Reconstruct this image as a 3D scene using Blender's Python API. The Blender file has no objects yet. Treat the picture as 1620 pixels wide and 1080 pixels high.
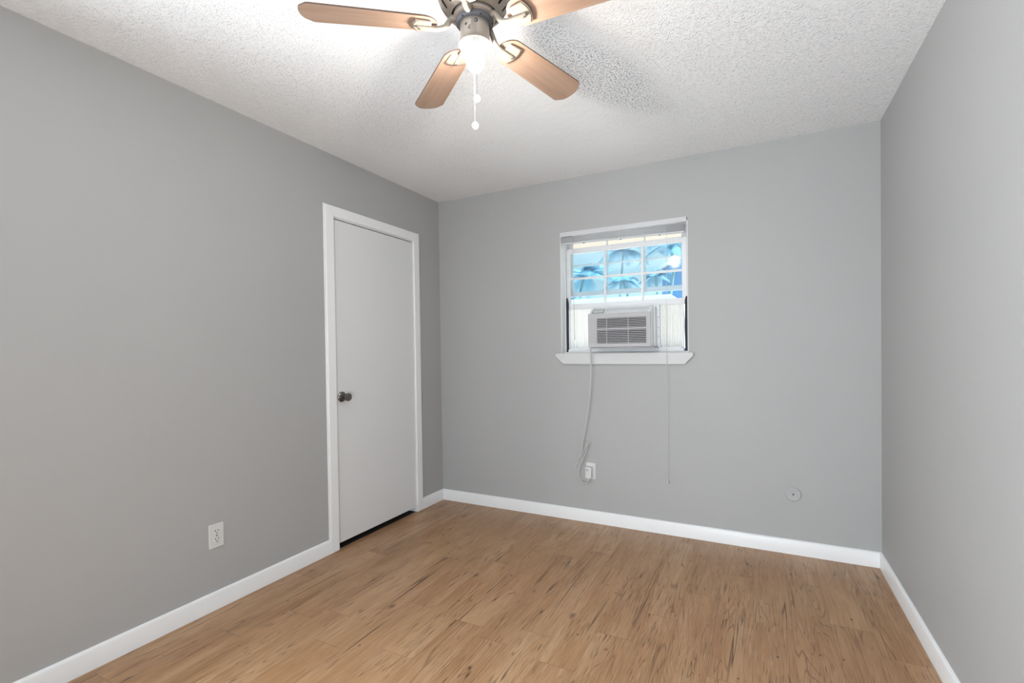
import bpy, bmesh, math, random
from mathutils import Vector, Matrix
S = bpy.context.scene
COL = S.collection
R = math.radians
PI = math.pi
random.seed(7)

# ------------------------------------------------------------------ camera
W, H = 2.925, 2.44            # room width (x), height; back wall is y = 0, room runs to y = -REAR
REAR = 3.86
WT = 0.17                     # wall thickness
FC = Vector((1.529, -1.924, 0))   # fan axis
cam = bpy.data.cameras.new('camera')
cam.sensor_width = 36.0
cam.lens = 759.162 / 1620 * 36
cam.shift_y = 23.509 / 1620
cam.clip_start = 0.02
cam_ob = bpy.data.objects.new('camera', cam)
COL.objects.link(cam_ob)
yaw, pitch, roll = 0.4740, -0.0137, -0.0138
cf = Vector((-math.sin(yaw) * math.cos(pitch), math.cos(yaw) * math.cos(pitch), math.sin(pitch)))
r0 = Vector((math.cos(yaw), math.sin(yaw), 0))
u0 = r0.cross(cf)
cr = r0 * math.cos(roll) + u0 * math.sin(roll)
cu = -r0 * math.sin(roll) + u0 * math.cos(roll)
M = Matrix((cr, cu, -cf)).transposed().to_4x4()
M.translation = Vector((2.3264, -3.2502, 1.2245))
cam_ob.matrix_world = M
S.camera = cam_ob
CAM = M.translation.copy()


def px(x, y, axis, v):
    """point of the plane axis = v seen at photo pixel x, y"""
    d = cf + cr * ((x - 810) / 759.162) - cu * ((y - 563.509) / 759.162)
    return CAM + d * ((v - CAM[axis]) / d[axis])


# ------------------------------------------------------------------ light
S.view_settings.view_transform = 'Standard'
S.view_settings.look = 'None'
S.view_settings.gamma = 1
S.view_settings.use_curve_mapping = False
S.view_settings.exposure = 0.11
WORLD_STRENGTH = 1.15
BULB_STRENGTH = 410.0
WINDOW_FILL_POWER = 115.0
DOOR_FILL_POWER = 80.0
SUN_STRENGTH = 16.0
w = bpy.data.worlds.new('sky')
S.world = w
w.use_nodes = True
bg = w.node_tree.nodes['Background']
bg.inputs[0].default_value = (0.56, 0.83, 0.97, 1)
bg.inputs[1].default_value = WORLD_STRENGTH
sn = bpy.data.lights.new('sun', 'SUN')
sn.energy = SUN_STRENGTH
sn.angle = R(1.0)
sn.color = (1.0, .96, .90)
so_ = bpy.data.objects.new('sun', sn)
COL.objects.link(so_)
so_.rotation_euler = Vector((-.62, .03, -.8)).to_track_quat('-Z', 'Y').to_euler()
# fill light for the room, set at an unseen window added in the left wall
RW = (-3.80, -2.95, 0.50, 1.80)   # y0, y1, z0, z1 of that window
la = bpy.data.lights.new('added_window_fill', 'AREA')
la.shape = 'RECTANGLE'
la.size = RW[1] - RW[0]
la.size_y = RW[3] - RW[2]
la.energy = WINDOW_FILL_POWER
la.color = (0.875, 0.94, 1.0)
lo = bpy.data.objects.new('added_window_fill', la)
COL.objects.link(lo)
lo.location = (-WT - 0.03, (RW[0] + RW[1]) / 2, (RW[2] + RW[3]) / 2)
lo.rotation_euler = Vector((1.0, 0, 0)).to_track_quat('-Z', 'Y').to_euler()
# upward fill light, set at an unseen doorway added behind the camera
RD = (1.80, 2.70, 2.06)           # x0, x1, height of the doorway
lb = bpy.data.lights.new('added_doorway_fill', 'AREA')
lb.shape = 'RECTANGLE'
lb.size = RD[1] - RD[0]
lb.size_y = 1.25
lb.energy = DOOR_FILL_POWER
lb.color = (0.875, 0.94, 1.0)
lbo = bpy.data.objects.new('added_doorway_fill', lb)
COL.objects.link(lbo)
lbo.location = ((RD[0] + RD[1]) / 2, -REAR - WT - 0.42, .62)
lbo.rotation_euler = Vector((-.7, 1.0, .35)).to_track_quat('-Z', 'Z').to_euler()


# ------------------------------------------------------------------ materials
class NT:
    def __init__(self, name):
        m = bpy.data.materials.new(name)
        m.use_nodes = True
        self.m, self.t = m, m.node_tree
        self.n, self.l = self.t.nodes, self.t.links
        self.b = self.n['Principled BSDF']
        self.out = self.n['Material Output']

    def node(self, kind, **kw):
        o = self.n.new(kind)
        for k, v in kw.items():
            setattr(o, k, v)
        return o

    def put(self, sock, v):
        if v is None:
            return
        if hasattr(v, 'is_linked') or isinstance(v, bpy.types.NodeSocket):
            self.l.new(v, sock)
        elif isinstance(v, (tuple, list)) and len(v) == 3 and sock.type == 'RGBA':
            sock.default_value = (*v, 1)
        else:
            sock.default_value = v

    def math(self, op, a, b=None, c=None, clamp=False):
        o = self.node('ShaderNodeMath', operation=op)
        o.use_clamp = clamp
        self.put(o.inputs[0], a)
        self.put(o.inputs[1], b)
        self.put(o.inputs[2], c)
        return o.outputs[0]

    def obj(self):
        return self.node('ShaderNodeTexCoord').outputs['Object']

    def sep(self, v):
        o = self.node('ShaderNodeSeparateXYZ')
        self.put(o.inputs[0], v)
        return o.outputs

    def comb(self, x, y, z):
        o = self.node('ShaderNodeCombineXYZ')
        for i, v in enumerate((x, y, z)):
            self.put(o.inputs[i], v)
        return o.outputs[0]

    def noise(self, vec, scale, detail=3, rough=.5, dist=0.0):
        o = self.node('ShaderNodeTexNoise')
        self.put(o.inputs['Vector'], vec)
        o.inputs['Scale'].default_value = scale
        o.inputs['Detail'].default_value = detail
        o.inputs['Roughness'].default_value = rough
        o.inputs['Distortion'].default_value = dist
        return o.outputs[0]

    def ramp(self, f, *stops):
        o = self.node('ShaderNodeValToRGB')
        self.put(o.inputs[0], f)
        e = o.color_ramp.elements
        while len(e) < len(stops):
            e.new(0.5)
        for i, (p, c) in enumerate(stops):
            e[i].position = p
            e[i].color = (*c, 1) if isinstance(c, (tuple, list)) else (c, c, c, 1)
        return o.outputs[0]

    def mix(self, f, a, b, mode='MIX'):
        o = self.node('ShaderNodeMix', data_type='RGBA', blend_type=mode)
        self.put(o.inputs[0], f)
        self.put(o.inputs[6], a)
        self.put(o.inputs[7], b)
        return o.outputs[2]

    def bump(self, h, strength, dist, normal=None):
        o = self.node('ShaderNodeBump')
        o.inputs['Strength'].default_value = strength
        o.inputs['Distance'].default_value = dist
        self.put(o.inputs['Height'], h)
        if normal is not None:
            self.put(o.inputs['Normal'], normal)
        return o.outputs[0]

    def set(self, **kw):
        for k, v in kw.items():
            self.put(self.b.inputs[k.replace('_', ' ')], v)
        return self


def plain(name, col, rough=.5, metal=0.0, vary=.03, scale=9.0, bump=0.0, **kw):
    """solid finish with a faint unevenness of tone"""
    t = NT(name)
    n = t.noise(t.obj(), scale, 3)
    lo_ = tuple(c * (1 - vary) for c in col)
    hi_ = tuple(min(1, c * (1 + vary)) for c in col)
    t.set(Base_Color=t.mix(n, lo_, hi_), Roughness=rough, Metallic=metal, **kw)
    if bump:
        t.put(t.b.inputs['Normal'], t.bump(t.noise(t.obj(), 160, 2), bump, .001))
    return t.m


def wall_mat():
    t = NT('grey_wall_paint')
    o = t.obj()
    big = t.noise(o, 1.6, 4)
    t.set(Base_Color=t.mix(big, (.375, .373, .368), (.402, .400, .395)), Roughness=.62)
    t.put(t.b.inputs['Specular IOR Level'], .3)
    h = t.math('ADD', t.noise(o, 55, 3, .55), t.math('MULTIPLY', t.noise(o, 8, 2), 1.2))
    dab = t.math('MULTIPLY', t.ramp(t.noise(o, 21, 2, .5, .5), (.60, 0.0), (.70, 1.0)), .3)
    h = t.math('ADD', h, dab)
    t.put(t.b.inputs['Normal'], t.bump(h, .26, .0014))
    return t.m


def ceiling_mat():
    t = NT('stippled_ceiling_paint')
    o = t.obj()
    big = t.noise(o, 1.2, 3)
    t.set(Base_Color=t.mix(big, (.82, .822, .825), (.86, .862, .865)), Roughness=.8)
    t.put(t.b.inputs['Specular IOR Level'], .2)
    x, y, z = t.sep(o)
    # trowelled finish: smooth in the middle, sparse streaks to the left, dense stipple to the right
    side = t.math('ABSOLUTE', t.math('SUBTRACT', x, 1.38))
    m_ = t.math('ADD', side, t.math('MULTIPLY', t.math('SUBTRACT', t.noise(o, 1.7, 3, .6), .5), 1.5))
    mask = t.ramp(m_, (.05, .10), (.75, 1.0))
    fine = t.ramp(t.noise(o, 135, 2, .5, .1), (.52, 0.0), (.66, 1.0))
    dabs = t.ramp(t.noise(o, 80, 2, .5, .3), (.58, 0.0), (.68, 1.0))
    soft = t.noise(o, 24, 3, .5)
    h = t.math('ADD', t.math('MULTIPLY', fine, t.math('MULTIPLY', mask, .7)), t.math('MULTIPLY', dabs, t.math('MULTIPLY', mask, .9)))
    h = t.math('ADD', h, t.math('MULTIPLY', soft, .7))
    # pitted patch in the fan blade's shadow; shade of the pits painted dark
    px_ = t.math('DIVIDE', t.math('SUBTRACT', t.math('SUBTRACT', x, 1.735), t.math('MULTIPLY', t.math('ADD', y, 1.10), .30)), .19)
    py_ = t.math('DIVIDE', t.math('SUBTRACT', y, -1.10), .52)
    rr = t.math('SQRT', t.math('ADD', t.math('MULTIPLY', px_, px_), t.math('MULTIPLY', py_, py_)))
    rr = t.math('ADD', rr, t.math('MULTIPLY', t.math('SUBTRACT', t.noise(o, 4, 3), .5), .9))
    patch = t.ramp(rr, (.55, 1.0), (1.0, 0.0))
    pit_shade = t.math('MULTIPLY', t.ramp(t.noise(o, 125, 2, .5, .1), (.545, 0.0), (.61, 1.0)), patch)
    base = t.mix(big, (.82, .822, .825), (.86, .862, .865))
    t.set(Base_Color=t.mix(t.math('MULTIPLY', pit_shade, .80), base, (.30, .30, .29)))
    h = t.math('SUBTRACT', h, t.math('MULTIPLY', pit_shade, 1.2))
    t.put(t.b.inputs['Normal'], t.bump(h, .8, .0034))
    return t.m


def floor_mat():
    t = NT('knotty_pine_vinyl_plank')
    PW, PL = .151, .914
    o = t.obj()
    x, y, z = t.sep(o)
    X = t.math('DIVIDE', t.math('SUBTRACT', x, .035), PW)
    col = t.math('FLOOR', X)
    fx = t.math('FRACT', X)
    wn = t.node('ShaderNodeTexWhiteNoise', noise_dimensions='1D')
    t.put(wn.inputs['W'], col)
    Y = t.math('DIVIDE', t.math('ADD', y, t.math('MULTIPLY', wn.outputs[0], PL)), PL)
    row = t.math('FLOOR', Y)
    fy = t.math('FRACT', Y)
    w2 = t.node('ShaderNodeTexWhiteNoise', noise_dimensions='2D')
    t.put(w2.inputs['Vector'], t.comb(col, row, 0.0))
    pr_, pg, pb = t.sep(w2.outputs['Color'])
    gx = t.math('ADD', x, t.math('MULTIPLY', pr_, 37.0))
    gy = t.math('ADD', y, t.math('MULTIPLY', pg, 19.0))

    def v(sx, sy, k=0.0):
        return t.comb(t.math('MULTIPLY', gx, sx), t.math('MULTIPLY', gy, sy), t.math('ADD', t.math('MULTIPLY', pb, 11.0), k))
    tone = t.noise(v(9, 1.4), 1, 4, .55)
    base = t.ramp(tone, (.30, (.325, .172, .080)), (.50, (.410, .235, .120)), (.72, (.490, .308, .175)))
    base = t.mix(t.math('MULTIPLY', pr_, .30), base, (.30, .16, .08))
    streak = t.noise(v(150, 5.5, 3), 1, 3, .6)
    base = t.mix(t.ramp(streak, (.52, 0.0), (.78, .55)), base, (.17, .082, .040))
    dash = t.math('MULTIPLY', t.ramp(t.noise(v(260, 9, 21), 1, 1, .5), (.60, 0.0), (.68, .8)), t.ramp(t.noise(v(7, 2.2, 23), 1, 2), (.44, 0.0), (.60, 1.0)))
    base = t.mix(dash, base, (.085, .042, .022))
    pale = t.noise(v(170, 8, 7), 1, 2, .6)
    base = t.mix(t.ramp(pale, (.56, 0.0), (.74, .40)), base, (.56, .40, .27))
    # cathedral growth rings: contour lines of a long stretched noise
    ring = t.noise(v(9.5, .62, 5), 1, 2, .40, .25)
    rl = t.math('ABSOLUTE', t.math('SUBTRACT', t.math('FRACT', t.math('MULTIPLY', ring, 26.0)), .5))
    rm = t.ramp(t.noise(v(5, 1.2, 9), 1, 2), (.47, 0.0), (.56, .62))
    base = t.mix(t.math('MULTIPLY', t.ramp(rl, (.0, 1.0), (.11, 0.0)), rm), base, (.12, .058, .028))
    # long dark checks along the grain
    ck = t.math('ABSOLUTE', t.math('SUBTRACT', t.noise(v(19, .50, 13), 1, 2, .4, .1), .5))
    cm = t.ramp(t.noise(v(16, 1.7, 15), 1, 2), (.47, 0.0), (.53, 1.0))
    check = t.math('MULTIPLY', t.ramp(ck, (.0, 1.0), (.009, 0.0)), cm)
    base = t.mix(t.math('MULTIPLY', check, .88), base, (.040, .018, .010))

    def knots(sx, sy, size, keep, k):
        vo = t.node('ShaderNodeTexVoronoi', feature='F1')
        t.put(vo.inputs['Vector'], v(sx, sy, k))
        vo.inputs['Scale'].default_value = 1
        cr_ = t.sep(vo.outputs['Color'])[0]
        d = t.math('ADD', vo.outputs['Distance'], t.math('MULTIPLY', t.math('SUBTRACT', t.noise(v(60, 30, k), 1, 2), .5), .12))
        on_ = t.math('GREATER_THAN', cr_, keep)
        return t.math('MULTIPLY', t.ramp(d, (size * .25, 1.0), (size, 0.0)), on_)
    kn = knots(8, 4.6, .15, .66, 2.0)
    base = t.mix(t.math('MULTIPLY', kn, .72), base, (.085, .045, .028))
    ks = knots(13, 10, .085, .52, 4.0)
    base = t.mix(t.math('MULTIPLY', ks, .9), base, (.035, .018, .012))
    # seams
    ex = t.math('MINIMUM', fx, t.math('SUBTRACT', 1.0, fx))
    ey = t.math('MINIMUM', fy, t.math('SUBTRACT', 1.0, fy))
    sm = t.math('MAXIMUM', t.ramp(ex, (.004, 1.0), (.011, 0.0)), t.ramp(ey, (.0009, 1.0), (.0022, 0.0)))
    base = t.mix(t.math('MULTIPLY', sm, .28), base, (.06, .03, .016))
    t.set(Base_Color=base, Roughness=t.math('ADD', .25, t.math('MULTIPLY', streak, .14)))
    t.put(t.b.inputs['Specular IOR Level'], .32)
    hgt = t.math('SUBTRACT', t.math('MULTIPLY', streak, .4), t.math('ADD', check, sm))
    t.put(t.b.inputs['Normal'], t.bump(hgt, .12, .0008))
    return t.m


def wood_blade_mat():
    t = NT('maple_blade_veneer')
    o = t.obj()
    mp = t.node('ShaderNodeMapping')
    t.put(mp.inputs[0], o)
    mp.inputs['Scale'].default_value = (3.0, 38, 30)
    g = t.noise(mp.outputs[0], 1, 4, .55, .3)
    mp2 = t.node('ShaderNodeMapping')
    t.put(mp2.inputs[0], o)
    mp2.inputs['Scale'].default_value = (1.3, 9, 9)
    g2 = t.noise(mp2.outputs[0], 1, 2, .5, .4)
    c = t.ramp(g, (.3, (.245, .152, .104)), (.55, (.295, .193, .136)), (.8, (.335, .226, .163)))
    c = t.mix(t.ramp(g2, (.45, 0.0), (.6, .35)), c, (.26, .15, .09))
    t.set(Base_Color=c, Roughness=.42)
    t.put(t.b.inputs['Normal'], t.bump(g, .05, .0005))
    return t.m


def glass_mat(name, tint, refl=.055):
    t = NT(name)
    t.n.remove(t.b)
    tr = t.node('ShaderNodeBsdfTransparent')
    smear = t.noise(t.obj(), 5, 4)
    t.put(tr.inputs[0], t.mix(t.ramp(smear, (.35, 0.0), (.75, .35)), tint, tuple(min(1, c * 1.25 + .03) for c in tint)))
    gl = t.node('ShaderNodeBsdfGlossy')
    gl.inputs['Roughness'].default_value = .04
    mx = t.node('ShaderNodeMixShader')
    mx.inputs[0].default_value = refl
    t.l.new(tr.outputs[0], mx.inputs[1])
    t.l.new(gl.outputs[0], mx.inputs[2])
    t.l.new(mx.outputs[0], t.out.inputs[0])
    return t.m


def translucent_mat(name, col):
    t = NT(name)
    t.n.remove(t.b)
    x, y, z = t.sep(t.obj())
    st = t.noise(t.obj(), 30, 2)
    c = t.mix(st, tuple(k * .96 for k in col), col)
    d = t.node('ShaderNodeBsdfDiffuse')
    tl = t.node('ShaderNodeBsdfTranslucent')
    t.put(d.inputs[0], c)
    t.put(tl.inputs[0], c)
    mx = t.node('ShaderNodeMixShader')
    mx.inputs[0].default_value = .80
    t.l.new(d.outputs[0], mx.inputs[1])
    t.l.new(tl.outputs[0], mx.inputs[2])
    t.l.new(mx.outputs[0], t.out.inputs[0])
    return t.m


def emit_mat(name, col, s):
    t = NT(name)
    t.n.remove(t.b)
    e = t.node('ShaderNodeEmission')
    lw = t.node('ShaderNodeLayerWeight')
    t.put(e.inputs[0], t.mix(t.noise(t.obj(), 3, 0), col, tuple(c * .995 for c in col)))
    e.inputs[1].default_value = s
    t.l.new(e.outputs[0], t.out.inputs[0])
    return t.m


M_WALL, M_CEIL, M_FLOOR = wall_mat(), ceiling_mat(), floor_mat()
M_TRIM = plain('white_gloss_trim_paint', (.80, .80, .80), .32, vary=.015, scale=3)
M_DOOR = plain('white_door_paint', (.69, .69, .69), .38, vary=.02, scale=2.5, bump=.05)
M_SILL = plain('white_sill_paint', (.53, .53, .525), .4, vary=.015)
M_VINYL = plain('white_window_vinyl', (.70, .705, .715), .35, vary=.012)
M_FOAM = plain('charcoal_foam', (.030, .036, .046), .9, vary=.12, scale=60, bump=.4)
M_GLASS = glass_mat('clear_window_glass', (.93, .93, .92))
M_GLASS_BLUE = glass_mat('blue_tinted_window_glass', (.90, .97, 1.0))
M_BLIND = plain('white_blind_vinyl', (.56, .565, .58), .4, vary=.01)
M_AC = plain('warm_grey_appliance_plastic', (.40, .388, .396), .42, vary=.01, bump=.05)
M_ACW = plain('white_appliance_plastic', (.78, .79, .80), .35, vary=.01)
M_ACDARK = plain('dark_grille_recess', (.020, .020, .024), .8, vary=.1)
M_ACCORD = translucent_mat('translucent_accordion_plastic', (.96, .955, .945))
M_CORD = plain('white_cord_jacket', (.52, .51, .50), .45, vary=.01)
M_PLATE = plain('white_plate_plastic', (.62, .62, .615), .3, vary=.01)
M_SLOT = plain('dark_slot', (.02, .02, .02), .8, vary=.1)
M_BLANK = plain('painted_over_plate', (.38, .377, .376), .5, vary=.02)
M_NICKEL = plain('antique_nickel', (.20, .19, .185), .26, metal=1.0, vary=.1, scale=30)
M_BRUSHED = plain('brushed_nickel_housing', (.36, .31, .265), .36, metal=.55, vary=.05, scale=14)
M_RING = plain('dark_rubber_ring', (.085, .085, .09), .6, vary=.08)
M_SLOTDARK = plain('dark_bronze_core', (.060, .032, .020), .7, vary=.15)
M_IRON = plain('cream_blade_bracket_enamel', (.23, .195, .155), .32, vary=.02)
M_EDGE_SHADOW = plain('brown_edge_and_shadow', (.12, .085, .065), .5)
M_CUP = plain('white_socket_enamel', (.30, .295, .285), .4, vary=.01)
M_SOCKET = plain('pale_lamp_socket', (.06, .065, .07), .5)
M_CHAIN = plain('nickel_bead_chain', (.34, .33, .32), .35, metal=.9, vary=.1, scale=90)
M_CHAINW = plain('white_bead_chain', (.78, .77, .75), .35, vary=.02)
M_FOB = plain('worn_white_fob', (.66, .65, .63), .45, vary=.06, scale=40)
M_BLADE = wood_blade_mat()
M_BLADE_EDGE = plain('dark_blade_edge_band', (.09, .05, .032), .5)
M_BULB = emit_mat('lit_frosted_bulb', (1.0, .96, .90), BULB_STRENGTH)


# ------------------------------------------------------------------ mesh helpers
class MB:
    def __init__(s):
        s.bm = bmesh.new()

    def box(s, a, b, rot=None, about=None):
        a, b = Vector(a), Vector(b)
        c, d = (a + b) / 2, b - a
        m = Matrix.Translation(c) @ Matrix.Diagonal((*d, 1))
        if rot is not None:
            p = Vector(about) if about is not None else c
            m = Matrix.Translation(p) @ rot.to_4x4() @ Matrix.Translation(-p) @ m
        bmesh.ops.create_cube(s.bm, size=1, matrix=m)
        return s

    def prism(s, poly, vec):
        """poly: list of 3-D points; swept by vec"""
        vec = Vector(vec)
        a = [s.bm.verts.new(Vector(p)) for p in poly]
        b = [s.bm.verts.new(Vector(p) + vec) for p in poly]
        n = len(a)
        f = [s.bm.faces.new(a), s.bm.faces.new(b[::-1])]
        for i in range(n):
            f.append(s.bm.faces.new((a[i], b[i], b[(i + 1) % n], a[(i + 1) % n])))
        bmesh.ops.recalc_face_normals(s.bm, faces=f)
        return s

    def lathe(s, prof, origin=(0, 0, 0), axis='Z', seg=48, close=False):
        """prof: (radius, height) pairs"""
        o = Vector(origin)
        rings = []
        for (r, h) in prof:
            ring = []
            if r < 1e-6:
                p = {'Z': Vector((0, 0, h)), 'X': Vector((h, 0, 0)), 'Y': Vector((0, h, 0))}[axis]
                ring = [s.bm.verts.new(o + p)]
            else:
                for i in range(seg):
                    a = 2 * PI * i / seg
                    c, q = r * math.cos(a), r * math.sin(a)
                    p = {'Z': Vector((c, q, h)), 'X': Vector((h, c, q)), 'Y': Vector((q, h, c))}[axis]
                    ring.append(s.bm.verts.new(o + p))
            rings.append(ring)
        fs = []
        for A, B in zip(rings, rings[1:]):
            if len(A) == 1 and len(B) == 1:
                continue
            for i in range(seg):
                j = (i + 1) % seg
                if len(A) == 1:
                    fs.append(s.bm.faces.new((A[0], B[j], B[i])))
                elif len(B) == 1:
                    fs.append(s.bm.faces.new((A[i], A[j], B[0])))
                else:
                    fs.append(s.bm.faces.new((A[i], A[j], B[j], B[i])))
        bmesh.ops.recalc_face_normals(s.bm, faces=fs)
        return s

    def tube(s, pts, rad, seg=8, cap=True):
        pts = [Vector(p) for p in pts]
        n = len(pts)
        rr = rad if isinstance(rad, (list, tuple)) else [rad] * n
        rings = []
        up = Vector((0, 0, 1))
        prev = None
        for i, p in enumerate(pts):
            d = (pts[min(i + 1, n - 1)] - pts[max(i - 1, 0)]).normalized()
            if prev is None:
                a = d.cross(up if abs(d.z) < .9 else Vector((1, 0, 0))).normalized()
            else:
                a = (prev - d * prev.dot(d)).normalized()
            prev = a
            b = d.cross(a)
            rings.append([s.bm.verts.new(p + (a * math.cos(2 * PI * k / seg) + b * math.sin(2 * PI * k / seg)) * rr[i]) for k in range(seg)])
        fs = []
        for A, B in zip(rings, rings[1:]):
            for k in range(seg):
                j = (k + 1) % seg
                fs.append(s.bm.faces.new((A[k], A[j], B[j], B[k])))
        if cap:
            fs.append(s.bm.faces.new(rings[0]))
            fs.append(s.bm.faces.new(rings[-1][::-1]))
        bmesh.ops.recalc_face_normals(s.bm, faces=fs)
        return s

    def ball(s, c, r, seg=12, squash=(1, 1, 1)):
        bmesh.ops.create_uvsphere(s.bm, u_segments=seg, v_segments=max(6, seg // 2), radius=r,
                                  matrix=Matrix.Translation(Vector(c)) @ Matrix.Diagonal((*squash, 1)))
        return s

    def face(s, pts):
        s.bm.faces.new([s.bm.verts.new(Vector(p)) for p in pts])
        return s

    def build(s, name, mat, parent=None, bevel=0.0, bseg=2, smooth=True, local=False, angle=32):
        """vertices are world coordinates unless local; the origin of the object is its parent's origin"""
        o = bpy.data.objects.new(name, bpy.data.meshes.new(name))
        COL.objects.link(o)
        if parent is not None:
            o.parent = parent
            if not local:
                p, off = parent, Vector((0, 0, 0))
                while p is not None:
                    off += p.location
                    p = p.parent
                bmesh.ops.translate(s.bm, verts=s.bm.verts, vec=-off)
        s.bm.to_mesh(o.data)
        s.bm.free()
        o.data.materials.append(mat)
        if bevel:
            m = o.modifiers.new('bevel', 'BEVEL')
            m.width, m.segments, m.limit_method, m.angle_limit = bevel, bseg, 'ANGLE', R(40)
            m.harden_normals = False
        if smooth:
            for f in o.data.polygons:
                f.use_smooth = True
            o.data.set_sharp_from_angle(angle=R(angle))
        return o


def empty(name, loc, rz=0.0):
    o = bpy.data.objects.new(name, None)
    o.empty_display_size = .05
    COL.objects.link(o)
    o.location = loc
    o.rotation_euler = (0, 0, rz)
    return o


def tag(o, label=None, cat=None, group=None, kind=None):
    if label: o['label'] = label
    if cat: o['category'] = cat
    if group: o['group'] = group
    if kind: o['kind'] = kind
    return o


def struct(mb, name, mat, label=None, **kw):
    o = mb.build(name, mat, **kw)
    tag(o, label, None, None, 'structure')
    return o


def spline(pts, n=8):
    """Catmull-Rom through pts"""
    P = [Vector(p) for p in pts]
    P = [P[0] * 2 - P[1]] + P + [P[-1] * 2 - P[-2]]
    out = []
    for i in range(1, len(P) - 2):
        a, b, c, d = P[i - 1:i + 3]
        for k in range(n):
            t = k / n
            out.append(.5 * ((2 * b) + (c - a) * t + (2 * a - 5 * b + 4 * c - d) * t * t + (3 * b - a - 3 * c + d) * t ** 3))
    out.append(P[-2])
    return out


# ------------------------------------------------------------------ room shell
E_ = 1.0   # how far the dark closet reaches behind the left wall
WX0, WX1, WZ0, WZ1 = 1.0616, 1.930, 1.193, 2.060       # window opening in the back wall
DY0, DY1, DZ1 = -1.128, -.330, 2.072                   # rough door opening in the left wall

struct(MB().box((-.004, -REAR - WT, -.1), (W + WT, WT, 0)), 'floor', M_FLOOR, 'brown knotty wood plank floor', smooth=False)
struct(MB().box((-E_ - WT, -REAR - WT, -.1), (-.004, WT, -.004)), 'floor_closet', M_SLOT, 'black bare floor behind the door', smooth=False)
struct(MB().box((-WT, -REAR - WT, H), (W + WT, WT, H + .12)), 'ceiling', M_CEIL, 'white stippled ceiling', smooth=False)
mb = MB()
mb.box((-WT, 0, 0), (WX0, WT, H)).box((WX1, 0, 0), (W + WT, WT, H))
mb.box((WX0, 0, 0), (WX1, WT, WZ0 - .012)).box((WX0, 0, WZ1), (WX1, WT, H))
struct(mb, 'wall_back', M_WALL, 'grey wall with the small window', smooth=False)
mb = MB()
mb.box((-WT, RW[1], 0), (0, DY0, H)).box((-WT, -REAR, 0), (0, RW[0], H)).box((-WT, RW[0], 0), (0, RW[1], RW[2])).box((-WT, RW[0], RW[3]), (0, RW[1], H)).box((-WT, DY1, 0), (0, 0, H)).box((-WT, DY0, DZ1), (0, DY1, H))
struct(mb, 'wall_left', M_WALL, 'grey wall with the white door', smooth=False)
struct(MB().box((W, -REAR, 0), (W + WT, 0, H)), 'wall_right', M_WALL, 'bare grey wall on the right', smooth=False)
mb = MB().box((-WT, -REAR - WT, 0), (RD[0], -REAR, H)).box((RD[1], -REAR - WT, 0), (W + WT, -REAR, H)).box((RD[0], -REAR - WT, RD[2]), (RD[1], -REAR, H))
struct(mb, 'wall_front', M_WALL, 'grey wall behind the camera', smooth=False)
# unlit closet behind the door
mb = MB()
mb.box((-E_ - WT, -1.6, 0), (-E_, 0, H)).box((-E_, -1.6, 0), (-WT, -1.52, H)).box((-E_, -.06, 0), (-WT, 0, H))
mb.box((-E_ - WT, -1.6, H), (-WT, 0, H + .12))
struct(mb, 'wall_closet', M_WALL, 'closet walls behind the white door', smooth=False)

# baseboards (profile with a rounded top)
BH, BT = .0858, .0121
prof = [(0, 0), (BT, 0), (BT, BH - .010), (BT * .82, BH - .0045), (BT * .45, BH - .001), (0, BH)]


def baseboard(name, p0, p1, nrm):
    p0, p1, n = Vector(p0), Vector(p1), Vector(nrm)
    poly = [p0 + n * a + Vector((0, 0, b)) for a, b in prof]
    struct(MB().prism(poly, p1 - p0), name, M_TRIM, smooth=True)


baseboard('baseboard_back', (0, 0, 0), (W, 0, 0), (0, -1, 0))
baseboard('baseboard_right', (W, 0, 0), (W, -REAR, 0), (-1, 0, 0))
baseboard('baseboard_left', (0, -REAR, 0), (0, -1.177, 0), (1, 0, 0))
baseboard('baseboard_corner', (0, -.283, 0), (0, 0, 0), (1, 0, 0))
baseboard('baseboard_front', (0, -REAR, 0), (RD[0] - .06, -REAR, 0), (0, 1, 0))

# ------------------------------------------------------------------ door
door = tag(empty('door_1', (0, -.74, 0)), 'white flush closet door in the left wall', None, None, 'structure')
CO0, CO1, CT = -1.178, -.282, 2.122      # casing outer edges and top
CW = .064
CTK = .016
cas = MB()


# side casings and head, mitred (front face x = CTK)
def board(poly2, x0, x1):
    return [(x0, a, b) for a, b in poly2], (x1 - x0, 0, 0)


for poly in ([(CO0, 0), (CO0 + CW, 0), (CO0 + CW, CT - CW), (CO0, CT)],
             [(CO1, 0), (CO1, CT), (CO1 - CW, CT - CW), (CO1 - CW, 0)],
             [(CO0, CT), (CO0 + CW, CT - CW), (CO1 - CW, CT - CW), (CO1, CT)]):
    a, v = board(poly, 0, CTK)
    cas.prism(a, v)
cas.build('door_casing', M_TRIM, door, bevel=.004)
# thin outer back band visible on the latch side
MB().box((0, CO0 - .008, .0), (.008, CO0, CT + .004)).build('casing_backband', M_TRIM, door, bevel=.002)
# jamb
LY0, LY1 = CO0 + CW + .006, CO1 - CW - .002   # leaf edges
jm = MB()
jm.box((-.12, DY0, 0), (0, LY0 - .003, DZ1)).box((-.12, LY1 + .002, 0), (0, DY1, DZ1)).box((-.12, LY0 - .003, 2.052), (0, LY1 + .002, DZ1))
jm.build('door_jamb', M_TRIM, door)
leaf = MB().box((-.037, LY0, .034), (-.002, LY1, 2.046)).build('door_leaf', M_DOOR, door, bevel=.0015)
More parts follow.
